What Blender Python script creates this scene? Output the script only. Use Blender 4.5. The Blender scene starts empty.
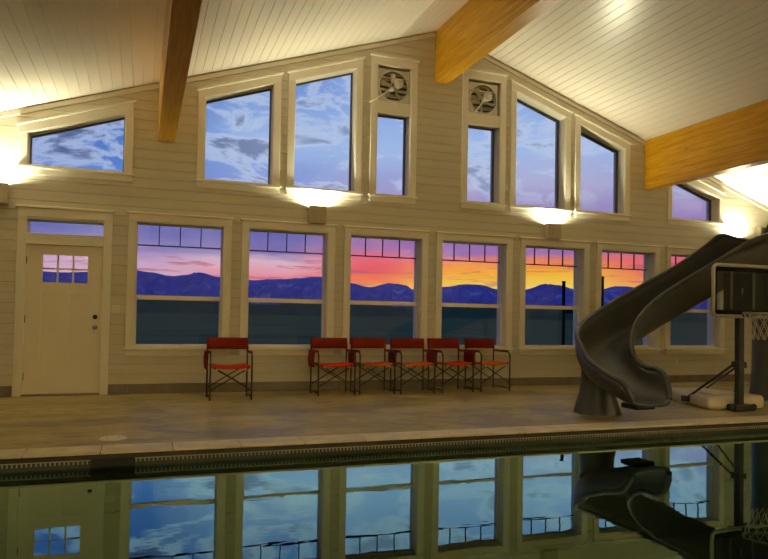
import bpy, bmesh, math, random
from mathutils import Vector, Matrix
random.seed(7)
sc = bpy.context.scene
C = sc.collection
PI = math.pi

def lin(r, g, b):
    def f(v):
        v /= 255.0
        return v / 12.92 if v <= 0.04045 else ((v + 0.055) / 1.055) ** 2.4
    return (f(r), f(g), f(b), 1.0)

# ------------------------------------------------------------------ camera
CAM_H = 1.158
yaw, pitch, roll = math.radians(19.83), math.radians(1.49), math.radians(1.04)
fwd = Vector((math.sin(yaw) * math.cos(pitch), math.cos(yaw) * math.cos(pitch), math.sin(pitch)))
right = Vector((math.cos(yaw), -math.sin(yaw), 0))
up = right.cross(fwd)
r2 = right * math.cos(roll) + up * math.sin(roll)
u2 = up * math.cos(roll) - right * math.sin(roll)
cam_data = bpy.data.cameras.new('camera')
cam = bpy.data.objects.new('camera', cam_data)
C.objects.link(cam)
cam.matrix_world = Matrix(((r2.x, u2.x, -fwd.x, 0), (r2.y, u2.y, -fwd.y, 0), (r2.z, u2.z, -fwd.z, CAM_H), (0, 0, 0, 1)))
cam_data.sensor_fit = 'HORIZONTAL'
cam_data.sensor_width = 36
cam_data.lens = 670.8 / 768 * 36
cam_data.shift_y = 18.9 / 768
cam_data.clip_start = 0.05
cam_data.clip_end = 20000
sc.camera = cam

# ------------------------------------------------------------------ view
sc.view_settings.view_transform = 'Standard'
sc.view_settings.look = 'None'
sc.view_settings.gamma = 1
sc.view_settings.use_curve_mapping = False
sc.view_settings.exposure = 0.0
LAMP_W = 66.0          # each wall lamp
BACK_FILL_W = 560.0         # fill lamps added behind the viewer to brighten the front wall
LAMP_COL = (1.0, 0.965, 0.66)
try:
    sc.cycles.use_denoising = True
    sc.cycles.max_bounces = 10
    sc.cycles.diffuse_bounces = 5
    sc.cycles.transparent_max_bounces = 16
    sc.cycles.caustics_reflective = False
    sc.cycles.caustics_refractive = False
    sc.cycles.sample_clamp_indirect = 6
except Exception:
    pass

# ------------------------------------------------------------------ sky
class NT:
    """small helper around a node tree"""
    def __init__(self, tree):
        self.t = tree
        tree.nodes.clear()
    def n(self, typ, **kw):
        nd = self.t.nodes.new(typ)
        for k, v in kw.items():
            if isinstance(k, str) and hasattr(nd, k):
                setattr(nd, k, v)
        return nd
    def l(self, a, b):
        self.t.links.new(a, b)
    def math(self, op, a, b=None, c=None, clamp=False):
        m = self.n('ShaderNodeMath', operation=op, use_clamp=clamp)
        for i, v in enumerate((a, b, c)):
            if v is None: continue
            if isinstance(v, (int, float)): m.inputs[i].default_value = v
            else: self.l(v, m.inputs[i])
        return m.outputs[0]
    def mix(self, fac, a, b, mode='MIX'):
        m = self.n('ShaderNodeMix', data_type='RGBA', blend_type=mode)
        for idx, v in ((0, fac), (6, a), (7, b)):
            if isinstance(v, (int, float)): m.inputs[idx].default_value = v
            elif isinstance(v, tuple): m.inputs[idx].default_value = v
            else: self.l(v, m.inputs[idx])
        return m.outputs[2]
    def ramp(self, fac, stops, interp='LINEAR'):
        r = self.n('ShaderNodeValToRGB')
        r.color_ramp.interpolation = interp
        e = r.color_ramp.elements
        while len(e) < len(stops): e.new(0.5)
        for el, (p, c) in zip(e, stops):
            el.position = p
            el.color = c if isinstance(c, tuple) else (c, c, c, 1)
        if fac is not None: self.l(fac, r.inputs[0])
        return r.outputs[0]
    def noise(self, vec, scale, detail=3, rough=0.5, dist=0.0):
        n = self.n('ShaderNodeTexNoise')
        n.inputs['Scale'].default_value = scale
        n.inputs['Detail'].default_value = detail
        n.inputs['Roughness'].default_value = rough
        n.inputs['Distortion'].default_value = dist
        if vec is not None: self.l(vec, n.inputs['Vector'])
        return n.outputs['Fac']
    def mapping(self, vec, scale=(1, 1, 1), rot=(0, 0, 0), loc=(0, 0, 0)):
        m = self.n('ShaderNodeMapping')
        m.inputs['Scale'].default_value = scale
        m.inputs['Rotation'].default_value = rot
        m.inputs['Location'].default_value = loc
        self.l(vec, m.inputs['Vector'])
        return m.outputs[0]

world = bpy.data.worlds.new('dusk_sky')
sc.world = world
world.use_nodes = True
W = NT(world.node_tree)
tc = W.n('ShaderNodeTexCoord').outputs['Generated']
sep = W.n('ShaderNodeSeparateXYZ'); W.l(tc, sep.inputs[0])
el = W.math('MULTIPLY', W.math('ARCSINE', sep.outputs[2]), 180 / PI)
SUN_AZ = math.radians(31)
azv = W.math('ARCTAN2', sep.outputs[0], sep.outputs[1])
hor = W.math('MAXIMUM', W.math('SQRT', W.math('SUBTRACT', 1.0, W.math('MULTIPLY', sep.outputs[2], sep.outputs[2]))), 0.001)
cosd = W.math('DIVIDE', W.math('ADD', W.math('MULTIPLY', sep.outputs[0], math.sin(SUN_AZ)), W.math('MULTIPLY', sep.outputs[1], math.cos(SUN_AZ))), hor)
daz = W.math('MULTIPLY', W.math('ARCCOSINE', W.math('MINIMUM', cosd, 0.99999)), 180 / PI)
# wobble the bands with soft stretched noise so they read as cloud layers
band = W.noise(W.mapping(tc, scale=(7, 7, 46)), 1.0, 4, 0.6, 0.4)
elw = W.math('ADD', el, W.math('MULTIPLY', W.math('SUBTRACT', band, 0.5), 1.9))
elp = W.math('DIVIDE', elw, 60.0, clamp=True)
def S(deg): return deg / 60.0
top = [(S(14), lin(166, 192, 240)), (S(19), lin(140, 168, 230)), (S(28), lin(95, 125, 195)), (S(55), lin(55, 80, 150))]
r0 = W.ramp(elp, [(S(2.4), lin(255, 214, 105)), (S(3.4), lin(255, 200, 72)), (S(4.2), lin(255, 160, 58)), (S(4.8), lin(238, 130, 105)),
                  (S(5.4), lin(165, 114, 176)), (S(6.8), lin(150, 116, 186)), (S(9), lin(160, 140, 196)), (S(11), lin(184, 180, 222))] + top)
r1 = W.ramp(elp, [(S(2.4), lin(255, 180, 95)), (S(3.0), lin(250, 128, 88)), (S(3.8), lin(238, 92, 104)), (S(4.9), lin(240, 104, 124)),
                  (S(5.5), lin(190, 118, 165)), (S(6.6), lin(142, 112, 180)), (S(9), lin(168, 146, 202)), (S(11.5), lin(160, 166, 220))] + top)
r2_ = W.ramp(elp, [(S(2.6), lin(238, 132, 152)), (S(3.6), lin(238, 158, 175)), (S(4.5), lin(225, 184, 205)), (S(5.1), lin(130, 114, 180)),
                   (S(6.8), lin(102, 102, 178)), (S(9), lin(140, 142, 206)), (S(12), lin(140, 165, 226))] + top[:1] + [(S(19), lin(112, 146, 216)), (S(28), lin(84, 116, 188)), (S(55), lin(52, 78, 148))])
r3 = W.ramp(elp, [(S(2.6), lin(224, 180, 200)), (S(4.0), lin(206, 166, 202)), (S(5.0), lin(150, 138, 194)), (S(6.5), lin(108, 108, 180)),
                  (S(9), lin(120, 140, 208)), (S(12), lin(92, 132, 210)), (S(16), lin(76, 118, 200)), (S(22), lin(66, 104, 184)), (S(55), lin(46, 72, 142))])
def sstep(v, a, b):
    m = W.n('ShaderNodeMapRange', interpolation_type='SMOOTHSTEP')
    W.l(v, m.inputs[0]); m.inputs[1].default_value = a; m.inputs[2].default_value = b
    return m.outputs[0]
sky = W.mix(sstep(daz, 4, 12), r0, r1)
sky = W.mix(sstep(daz, 13, 20), sky, r2_)
sky = W.mix(sstep(daz, 22, 31), sky, r3)
# big cumulus: darker blue bodies with pale edges, higher up only
cl = W.noise(W.mapping(tc, scale=(9.0, 9.0, 21.0), loc=(1.3, 0.4, 0.2)), 1.0, 6, 0.6, 0.6)
hi = sstep(el, 8.0, 11.5)
dark = W.math('MULTIPLY', sstep(cl, 0.54, 0.63), W.math('MULTIPLY', hi, W.math('ADD', 0.5, W.math('MULTIPLY', sstep(daz, 14, 34), 0.4))))
sky = W.mix(W.math('MULTIPLY', W.math('MULTIPLY', sstep(cl, 0.46, 0.53), hi), 0.6), sky, lin(200, 212, 240))
sky = W.mix(dark, sky, lin(66, 84, 138))
# thin violet streaks low over the ridge
st = W.noise(W.mapping(tc, scale=(9, 9, 110), loc=(0.2, 3.1, 0.7)), 1.0, 5, 0.65, 0.4)
low = W.math('MULTIPLY', sstep(el, 2.2, 3.0), W.math('SUBTRACT', 1.0, sstep(el, 4.2, 5.5)))
sky = W.mix(W.math('MULTIPLY', W.math('MULTIPLY', sstep(st, 0.54, 0.62), low), 0.65), sky, lin(178, 92, 122))
# below the horizon: dark land colour
sky = W.mix(sstep(el, 0.3, -0.3), sky, lin(28, 34, 36))
bg = W.n('ShaderNodeBackground'); W.l(sky, bg.inputs[0]); bg.inputs[1].default_value = 1.0
out = W.n('ShaderNodeOutputWorld'); W.l(bg.outputs[0], out.inputs[0])

# ------------------------------------------------------------------ materials
MATS = {}
def material(name, base, rough=0.6, spec=0.4, metal=0.0, var=0.0, vscale=6.0, bump=0.0, bscale=60.0, stretch=(1, 1, 1), build=None):
    m = bpy.data.materials.new(name); m.use_nodes = True
    t = NT(m.node_tree)
    o = t.n('ShaderNodeOutputMaterial'); p = t.n('ShaderNodeBsdfPrincipled')
    t.l(p.outputs[0], o.inputs[0])
    p.inputs['Roughness'].default_value = rough
    p.inputs['Metallic'].default_value = metal
    p.inputs['Specular IOR Level'].default_value = spec
    p.inputs['Base Color'].default_value = base
    co = t.n('ShaderNodeTexCoord').outputs['Object']
    if var:
        f = t.noise(t.mapping(co, scale=stretch), vscale, 4, 0.6)
        dk = tuple(c * (1 - var) for c in base[:3]) + (1,)
        lt = tuple(min(1, c * (1 + var)) for c in base[:3]) + (1,)
        t.l(t.ramp(f, [(0.3, dk), (0.7, lt)]), p.inputs['Base Color'])
    if bump:
        b = t.n('ShaderNodeBump'); b.inputs['Strength'].default_value = bump; b.inputs['Distance'].default_value = 0.01
        t.l(t.noise(t.mapping(co, scale=stretch), bscale, 3, 0.6), b.inputs['Height'])
        t.l(b.outputs[0], p.inputs['Normal'])
    if build: build(t, p, co)
    MATS[name] = m
    return m

material('wall_paint', lin(204, 196, 174), 0.5, 0.35, var=0.05, vscale=3, bump=0.06, bscale=40, stretch=(0.3, 1, 3))
material('trim_paint', lin(232, 225, 206), 0.4, 0.4, var=0.03, vscale=4)
material('ceiling_paint', lin(226, 216, 200), 0.3, 0.5, var=0.03, vscale=2, stretch=(3, 0.3, 1))
material('groove_dark', lin(150, 138, 112), 0.9, 0.1, var=0.05)
material('ceiling_groove', lin(206, 196, 176), 0.7, 0.2, var=0.03)
def beam_nodes(t, p, co):
    g = t.noise(t.mapping(co, scale=(14, 0.7, 14)), 2.2, 6, 0.6, 0.6)
    col = t.ramp(g, [(0.3, lin(168, 114, 12)), (0.5, lin(192, 138, 14)), (0.72, lin(210, 158, 36))])
    k = t.n('ShaderNodeTexVoronoi'); k.inputs['Scale'].default_value = 1.0
    t.l(t.mapping(co, scale=(2.6, 1.4, 5.2)), k.inputs['Vector'])
    kn = t.ramp(k.outputs['Distance'], [(0.03, (1, 1, 1, 1)), (0.07, (0, 0, 0, 1))])
    t.l(t.mix(t.math('MULTIPLY', kn, 0.8), col, lin(92, 48, 10)), p.inputs['Base Color'])
    b = t.n('ShaderNodeBump'); b.inputs['Strength'].default_value = 0.1; b.inputs['Distance'].default_value = 0.01
    t.l(g, b.inputs['Height']); t.l(b.outputs[0], p.inputs['Normal'])
material('beam_wood', lin(200, 130, 26), 0.38, 0.4, build=beam_nodes)
def deck_nodes(t, p, co):
    a = t.noise(t.mapping(co, scale=(0.6, 1.2, 1)), 1.3, 6, 0.62, 0.6)
    col = t.ramp(a, [(0.28, lin(142, 126, 80)), (0.5, lin(174, 156, 102)), (0.72, lin(196, 178, 120))])
    fine = t.noise(t.mapping(co, scale=(1.0, 3.2, 1)), 4.5, 5, 0.7, 0.8)
    col = t.mix(0.75, col, t.ramp(fine, [(0.3, (0.52, 0.5, 0.48, 1)), (0.55, (1, 1, 1, 1)), (0.75, (1.0, 1.0, 1.0, 1))]), 'MULTIPLY')
    # damp dark tracks with their own outline
    w = t.noise(t.mapping(co, scale=(0.9, 1.6, 1), loc=(2.3, 0.7, 0)), 1.1, 5, 0.6, 1.2)
    wet = t.ramp(w, [(0.53, (0, 0, 0, 1)), (0.59, (1, 1, 1, 1))])
    t.l(t.mix(t.math('MULTIPLY', wet, 0.55), col, lin(80, 66, 44)), p.inputs['Base Color'])
    t.l(t.ramp(wet, [(0, 0.55), (1, 0.42)]), p.inputs['Roughness'])
    b = t.n('ShaderNodeBump'); b.inputs['Strength'].default_value = 0.35; b.inputs['Distance'].default_value = 0.012
    h = t.math('ADD', t.noise(t.mapping(co, scale=(1, 1.8, 1)), 9, 5, 0.65, 0.8), t.math('MULTIPLY', t.noise(co, 45, 2), 0.35))
    t.l(h, b.inputs['Height']); t.l(b.outputs[0], p.inputs['Normal'])
material('deck_concrete', lin(130, 116, 92), 0.48, 0.4, build=deck_nodes)
material('coping_stone', lin(212, 198, 160), 0.5, 0.35, var=0.16, vscale=5, bump=0.25, bscale=18)
material('base_tile', lin(112, 100, 80), 0.45, 0.4, var=0.14, vscale=5, bump=0.1, bscale=20)
material('pool_plaster', lin(26, 48, 38), 0.6, 0.3, var=0.1, vscale=2)
material('pool_band', lin(44, 44, 30), 0.6, 0.3, var=0.15, vscale=9)
material('lane_tile', lin(12, 18, 14), 0.5, 0.3, var=0.1)
material('coping_shade', lin(44, 38, 26), 0.6, 0.2, var=0.12, vscale=6)  # shade of the coping front, put into a dark colour
material('gutter_white', lin(150, 142, 116), 0.5, 0.35, var=0.08, vscale=20)
material('gutter_dark', lin(26, 24, 18), 0.7, 0.2, var=0.1)
material('door_paint', lin(236, 226, 202), 0.42, 0.4, var=0.02, vscale=3)
material('brushed_nickel', lin(150, 146, 138), 0.3, 0.5, metal=1.0, var=0.05, vscale=30)
material('hinge_metal', lin(50, 44, 36), 0.4, 0.5, metal=0.7, var=0.05)
material('sash_vinyl', lin(240, 234, 216), 0.4, 0.4, var=0.03)
material('sash_dark', lin(112, 104, 88), 0.5, 0.3, var=0.05)
material('grille_bar', lin(40, 36, 44), 0.5, 0.3, var=0.05)
material('chair_back_fabric', lin(106, 30, 14), 0.85, 0.1, var=0.12, vscale=30, bump=0.1, bscale=220)
material('chair_seat_fabric', lin(206, 58, 18), 0.85, 0.1, var=0.12, vscale=30, bump=0.1, bscale=220)
material('chair_orange_fabric', lin(206, 98, 26), 0.85, 0.1, var=0.12, vscale=30, bump=0.1, bscale=220)
material('chair_frame', lin(46, 38, 28), 0.4, 0.4, metal=0.3, var=0.08, vscale=30)
material('chair_cap', lin(214, 204, 184), 0.5, 0.4, var=0.03)
material('slide_plastic', lin(60, 60, 58), 0.36, 0.45, var=0.12, vscale=3, bump=0.04, bscale=30)
material('slide_foot', lin(26, 25, 23), 0.5, 0.3, var=0.06)
material('hoop_black', lin(24, 23, 22), 0.4, 0.4, var=0.08, vscale=12)
material('hoop_frame', lin(170, 166, 148), 0.35, 0.4, var=0.05)
material('hoop_border', lin(14, 14, 16), 0.8, 0.05, var=0.06)
material('hoop_tank', lin(206, 194, 168), 0.55, 0.35, var=0.12, vscale=5, bump=0.08, bscale=14)
material('hoop_rim', lin(150, 146, 132), 0.4, 0.4, var=0.06)
material('net_cord', lin(206, 200, 184), 0.8, 0.1, var=0.05)
material('fan_metal', lin(208, 202, 186), 0.4, 0.5, metal=0.2, var=0.12, vscale=14)
material('fan_dark', lin(104, 100, 88), 0.5, 0.4, metal=0.3, var=0.15, vscale=12)
material('fan_white', lin(226, 222, 208), 0.4, 0.4, var=0.03)
material('lamp_housing', lin(172, 160, 132), 0.5, 0.35, var=0.05)
material('plate_plastic', lin(218, 210, 190), 0.4, 0.4, var=0.02)
material('lid_plastic', lin(222, 214, 196), 0.45, 0.4, var=0.04)
material('speaker_brown', lin(84, 70, 48), 0.6, 0.3, var=0.1)
material('post_wood', lin(34, 28, 34), 0.8, 0.2, var=0.15, vscale=9)
def grass_nodes(t, p, co):
    a = t.noise(t.mapping(co, scale=(0.02, 0.05, 1)), 4, 6, 0.6)
    t.l(t.ramp(a, [(0.3, lin(54, 74, 60)), (0.7, lin(80, 100, 80))]), p.inputs['Base Color'])
material('dusk_grass', lin(50, 62, 52), 0.95, 0.0, build=grass_nodes)
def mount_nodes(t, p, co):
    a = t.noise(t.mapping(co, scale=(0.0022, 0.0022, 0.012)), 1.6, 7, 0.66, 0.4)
    t.l(t.ramp(a, [(0.3, lin(84, 84, 160)), (0.58, lin(104, 104, 184)), (0.66, lin(138, 146, 210)), (0.8, lin(160, 168, 222))]), p.inputs['Base Color'])  # blue haze painted into the slope colour; palest tones are snow patches
material('mountain_haze_blue', lin(60, 72, 150), 1.0, 0.0, build=mount_nodes)
material('foothill', lin(50, 74, 66), 1.0, 0.0, var=0.2, vscale=0.004)

def glass_like(name, ior, tint, rough=0.0, bump=None, gtint=(1, 1, 1, 1), gain=1.0):
    m = bpy.data.materials.new(name); m.use_nodes = True
    t = NT(m.node_tree)
    o = t.n('ShaderNodeOutputMaterial')
    fr = t.n('ShaderNodeFresnel'); fr.inputs['IOR'].default_value = ior
    tr = t.n('ShaderNodeBsdfTransparent'); tr.inputs[0].default_value = tint
    gl = t.n('ShaderNodeBsdfGlossy'); gl.inputs['Roughness'].default_value = rough
    gl.inputs[0].default_value = gtint
    mx = t.n('ShaderNodeMixShader')
    t.l(t.math('MULTIPLY', fr.outputs[0], gain, clamp=True), mx.inputs[0]); t.l(tr.outputs[0], mx.inputs[1]); t.l(gl.outputs[0], mx.inputs[2])
    t.l(mx.outputs[0], o.inputs[0])
    if bump:
        co = t.n('ShaderNodeTexCoord').outputs['Object']
        b = t.n('ShaderNodeBump'); b.inputs['Strength'].default_value = bump[0]; b.inputs['Distance'].default_value = 0.02
        h = t.math('ADD', t.noise(t.mapping(co, scale=(1.0, 2.2, 1)), bump[1], 3, 0.5, 0.4), t.math('MULTIPLY', t.noise(t.mapping(co, scale=(0.5, 1, 1)), 0.8, 2), 1.2))
        t.l(h, b.inputs['Height'])
        t.l(b.outputs[0], gl.inputs['Normal']); t.l(b.outputs[0], fr.inputs['Normal'])
    MATS[name] = m
    return m
glass_like('window_glass', 1.3, (0.94, 0.96, 0.96, 1))
glass_like('acrylic', 1.16, (0.8, 0.82, 0.82, 1))
glass_like('pool_water', 1.7, (0.50, 0.66, 0.56, 1), 0.0, (0.035, 1.6), (0.66, 1.0, 0.84, 1), 1.68)

def emitter(name, col, strength):
    m = bpy.data.materials.new(name); m.use_nodes = True
    t = NT(m.node_tree); o = t.n('ShaderNodeOutputMaterial'); e = t.n('ShaderNodeEmission')
    e.inputs[0].default_value = col; e.inputs[1].default_value = strength
    t.l(e.outputs[0], o.inputs[0]); MATS[name] = m
emitter('lamp_bulb', (1, 0.86, 0.58, 1), 14)

# ------------------------------------------------------------------ mesh helpers
class MB:
    def __init__(self): self.v, self.f, self.sm = [], [], []
    def add(self, vs, fs, smooth=False):
        o = len(self.v); self.v += [tuple(q) for q in vs]
        self.f += [tuple(i + o for i in f) for f in fs]; self.sm += [smooth] * len(fs)
        return self
    def box(self, x0, x1, y0, y1, z0, z1):
        v = [(x0, y0, z0), (x1, y0, z0), (x1, y1, z0), (x0, y1, z0), (x0, y0, z1), (x1, y0, z1), (x1, y1, z1), (x0, y1, z1)]
        return self.add(v, [(0, 3, 2, 1), (4, 5, 6, 7), (0, 1, 5, 4), (1, 2, 6, 5), (2, 3, 7, 6), (3, 0, 4, 7)])
    def prism_xz(self, pts, y0, y1):
        """convex polygon in (x,z), counter-clockwise seen from -Y, extruded y0..y1"""
        n = len(pts)
        v = [(x, y0, z) for x, z in pts] + [(x, y1, z) for x, z in pts]
        fs = [tuple(range(n)), tuple(range(2 * n - 1, n - 1, -1))]
        fs += [(i, i + n, (i + 1) % n + n, (i + 1) % n) for i in range(n)]
        return self.add(v, fs)
    def prism_xy(self, pts, z0, z1):
        n = len(pts)
        v = [(x, y, z0) for x, y in pts] + [(x, y, z1) for x, y in pts]
        fs = [tuple(range(n - 1, -1, -1)), tuple(range(n, 2 * n))]
        fs += [(i, (i + 1) % n, (i + 1) % n + n, i + n) for i in range(n)]
        return self.add(v, fs)
    def tube(self, pts, r, n=8, closed=False, cap=True):
        pts = [Vector(p) for p in pts]; m = len(pts); rings = []
        rr = r if isinstance(r, (list, tuple)) else [r] * m
        prev = None
        for i, p in enumerate(pts):
            a = pts[i - 1] if (i > 0 or closed) else p
            b = pts[(i + 1) % m] if (i < m - 1 or closed) else p
            d = (b - a)
            d = d.normalized() if d.length > 1e-9 else Vector((0, 0, 1))
            if prev is None:
                ref = Vector((0, 0, 1)) if abs(d.z) < 0.9 else Vector((1, 0, 0))
                s = d.cross(ref).normalized()
            else:
                s = (prev - d * prev.dot(d))
                s = s.normalized() if s.length > 1e-6 else d.cross(Vector((0, 0, 1))).normalized()
            prev = s; t = d.cross(s)
            rings.append([p + (s * math.cos(2 * PI * k / n) + t * math.sin(2 * PI * k / n)) * rr[i] for k in range(n)])
        vs = [q for ring in rings for q in ring]; fs = []
        for i in range(m if closed else m - 1):
            j = (i + 1) % m
            for k in range(n):
                fs.append((i * n + k, j * n + k, j * n + (k + 1) % n, i * n + (k + 1) % n))
        self.add(vs, fs, True)
        if cap and not closed:
            o = len(self.v) - len(vs)
            self.f += [tuple(o + k for k in range(n)), tuple(o + (m - 1) * n + k for k in range(n - 1, -1, -1))]; self.sm += [False, False]
        return self
    def lathe(self, prof, n=20, c=(0, 0, 0), axis='Z', smooth=True):
        vs, fs = [], []
        for r, h in prof:
            for k in range(n):
                a = 2 * PI * k / n
                x, y = r * math.cos(a), r * math.sin(a)
                vs.append((c[0] + x, c[1] + y, c[2] + h) if axis == 'Z' else (c[0] + x, c[1] + h, c[2] + y))
        for i in range(len(prof) - 1):
            for k in range(n):
                q = (i * n + k, i * n + (k + 1) % n, (i + 1) * n + (k + 1) % n, (i + 1) * n + k)
                fs.append(q if axis == 'Z' else q[::-1])
        return self.add(vs, fs, smooth)
    def mesh(self, name, mat, bevel=0.0, seg=1):
        me = bpy.data.meshes.new(name)
        me.from_pydata(self.v, [], self.f)
        me.polygons.foreach_set('use_smooth', self.sm)
        bm = bmesh.new(); bm.from_mesh(me)
        if bevel:
            bmesh.ops.remove_doubles(bm, verts=bm.verts, dist=1e-5)
            es = [e for e in bm.edges if len(e.link_faces) == 2 and e.calc_face_angle(0) > 0.6]
            bmesh.ops.bevel(bm, geom=es, offset=bevel, segments=seg, affect='EDGES', profile=0.5)
        bmesh.ops.recalc_face_normals(bm, faces=bm.faces)
        bm.to_mesh(me); bm.free()
        me.materials.append(MATS[mat]); me.update()
        return me

def obj(name, mb, mat, parent=None, bevel=0.0, seg=1):
    me = mb.mesh(name, mat, bevel, seg) if isinstance(mb, MB) else mb
    o = bpy.data.objects.new(name, me); C.objects.link(o)
    if parent: o.parent = parent
    return o
def tag(o, label, cat, group=None, kind=None):
    o['label'] = label; o['category'] = cat
    if group: o['group'] = group
    if kind: o['kind'] = kind
    return o
def empty(name, loc=(0, 0, 0), rz=0.0):
    o = bpy.data.objects.new(name, None); C.objects.link(o)
    o.empty_display_size = 0.1
    o.location = loc; o.rotation_euler = (0, 0, rz)
    return o
def clip(poly, a, b, c):
    """keep a*x + b*z <= c"""
    outp = []
    n = len(poly)
    for i in range(n):
        p, q = poly[i], poly[(i + 1) % n]
        dp, dq = a * p[0] + b * p[1] - c, a * q[0] + b * q[1] - c
        if dp <= 0: outp.append(p)
        if (dp < 0 < dq) or (dq < 0 < dp):
            t = dp / (dp - dq); outp.append((p[0] + (q[0] - p[0]) * t, p[1] + (q[1] - p[1]) * t))
    return outp
def area(poly):
    return 0.5 * sum(poly[i][0] * poly[(i + 1) % len(poly)][1] - poly[(i + 1) % len(poly)][0] * poly[i][1] for i in range(len(poly))) if len(poly) > 2 else 0
def smooth_path(pts, sub=6):
    """Catmull-Rom through tuples of any length"""
    res = []
    n = len(pts)
    for i in range(n - 1):
        p0, p1, p2, p3 = pts[max(i - 1, 0)], pts[i], pts[i + 1], pts[min(i + 2, n - 1)]
        for s in range(sub):
            t = s / sub
            res.append(tuple(0.5 * (2 * b + (c - a) * t + (2 * a - 5 * b + 4 * c - d) * t * t + (3 * b - a - 3 * c + d) * t ** 3) for a, b, c, d in zip(p0, p1, p2, p3)))
    res.append(tuple(pts[-1]))
    return res

# ------------------------------------------------------------------ dimensions
YW = 10.06                    # face of the boarded gable wall
XC, PEAK, SL = 4.56, 5.90, 1 / 3.0
XL, XR = -4.40, 13.52         # eave walls
YB = -5.0                     # back gable
EAVE = PEAK - (XR - XC) * SL
def roof(x): return PEAK - abs(x - XC) * SL
POOL_Y1, POOL_Y0 = 5.97, 0.9
POOL_X0, POOL_X1 = -2.6, 12.4
WATER = -0.125

# openings in the gable wall: (x0, x1, z0, top(x))
LOWC = [0.505 + 1.5775 * i for i in range(7)]
OPEN = []
for c in LOWC: OPEN.append((c - 0.61, c + 0.61, 0.66, lambda x: 2.43))
OPEN.append((-1.49, -0.515, 0.0, lambda x: 2.40))
KTOP = 0.345
UPP = [(-1.50, -0.28), (0.80, 1.80), (2.12, 3.10), (3.45, 4.03), (5.06, 5.68), (5.99, 7.00), (7.31, 8.29), (9.38, 10.54)]
FANS = (3, 4)
for i, (a, b) in enumerate(UPP):
    OPEN.append((a, b, 3.10, (lambda x: 5.18) if i in FANS else (lambda x: roof(x) - KTOP)))

# ------------------------------------------------------------------ gable wall
xs = sorted(set([XL, XR, XC] + [v for o in OPEN for v in o[:2]]))
mb = MB()
for xa, xb in zip(xs, xs[1:]):
    xm = 0.5 * (xa + xb); za = zb = -0.3
    for o in sorted([o for o in OPEN if o[0] < xm < o[1]], key=lambda o: o[2]):
        if o[2] > za: mb.prism_xz([(xa, za), (xb, zb), (xb, o[2]), (xa, o[2])], YW + 0.02, YW + 0.30)
        za, zb = o[3](xa), o[3](xb)
    mb.prism_xz([(xa, za), (xb, zb), (xb, roof(xb) + 0.03), (xa, roof(xa) + 0.03)], YW + 0.02, YW + 0.30)
wall = obj('wall_front', mb, 'groove_dark')
tag(wall, 'gabled end wall clad in painted horizontal boards facing the pool', 'wall', kind='structure')
# boards, one object each, cut round the openings and under the roof slope
GRID, GAP = 0.1385, 0.005
k = 0; nb = 0
z = 0.140
BO = [(a - 0.03, b + 0.03, z0 - 0.03, (lambda x, f=f: f(x) + 0.03)) for a, b, z0, f in OPEN]
bxs = sorted(set([XL, XR] + [v for o in BO for v in o[:2]]))
while z < PEAK - 0.03:
    z0, z1 = z, z + GRID - GAP
    polys, run = [], None
    for xa, xb in zip(bxs, bxs[1:]):
        xm = 0.5 * (xa + xb)
        hit = [o for o in BO if o[0] < xm < o[1] and o[2] < z1 and max(o[3](xa), o[3](xb)) > z0]
        if not hit:
            run = [run[0], xb] if run else [xa, xb]
            continue
        if run: polys.append([(run[0], z0), (run[1], z0), (run[1], z1), (run[0], z1)]); run = None
        o = hit[0]; rect = [(xa, z0), (xb, z0), (xb, z1), (xa, z1)]
        if o[2] > z0: polys.append(clip(rect, 0, 1, o[2]))
        ta, tb = o[3](xa), o[3](xb)
        if min(ta, tb) < z1:
            s = (tb - ta) / (xb - xa)
            polys.append(clip(rect, s, -1, s * xa - ta))
    if run: polys.append([(run[0], z0), (run[1], z0), (run[1], z1), (run[0], z1)])
    for p in polys:
        p = clip(clip(p, SL, 1, PEAK + SL * XC), -SL, 1, PEAK - SL * XC) if p else p
        if len(p) < 3 or area(p) < 0.0015: continue
        obj('siding_board', MB().prism_xz(p, YW, YW + 0.022), 'wall_paint', wall); nb += 1
    z += GRID
print('siding boards', nb)

# ------------------------------------------------------------------ other shell
shell = [('wall_left', 'plain painted side wall under the left eave', MB().box(XL - 0.2, XL, YB, YW + 0.3, -0.3, EAVE + 0.05)),
         ('wall_right', 'plain painted side wall under the right eave', MB().box(XR, XR + 0.2, YB, YW + 0.3, -0.3, EAVE + 0.05)),
         ('wall_back', 'plain painted gable wall at the near end of the hall', MB().prism_xz([(XL, -0.3), (XR, -0.3), (XR, EAVE + 0.03), (XC, PEAK + 0.03), (XL, EAVE + 0.03)], YB - 0.2, YB))]
for nme, lab, m in shell:
    tag(obj(nme, m, 'wall_paint'), lab, 'wall', kind='structure')
ceil = MB()
ceil.prism_xz([(XL - 0.2, EAVE - 0.2 * SL + 0.02), (XC, PEAK + 0.02), (XC, PEAK + 0.2), (XL - 0.2, EAVE + 0.1)], YB - 0.2, YW + 0.3)
ceil.prism_xz([(XC, PEAK + 0.02), (XR + 0.2, EAVE - 0.2 * SL + 0.02), (XR + 0.2, EAVE + 0.1), (XC, PEAK + 0.2)], YB - 0.2, YW + 0.3)
ceiling = obj('ceiling', ceil, 'ceiling_groove')
tag(ceiling, 'vaulted white board ceiling sloping down from the ridge beam', 'ceiling', kind='structure')
CW = 0.139; ca = math.atan(SL)
length = (XR - XC) / math.cos(ca)
bl = MB().box(0, CW - 0.004, YB, YW - 0.002, 0.0, 0.018)
board_mesh = bl.mesh('ceiling_board', 'ceiling_paint', 0.002)
nrow = int(length / CW)
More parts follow.
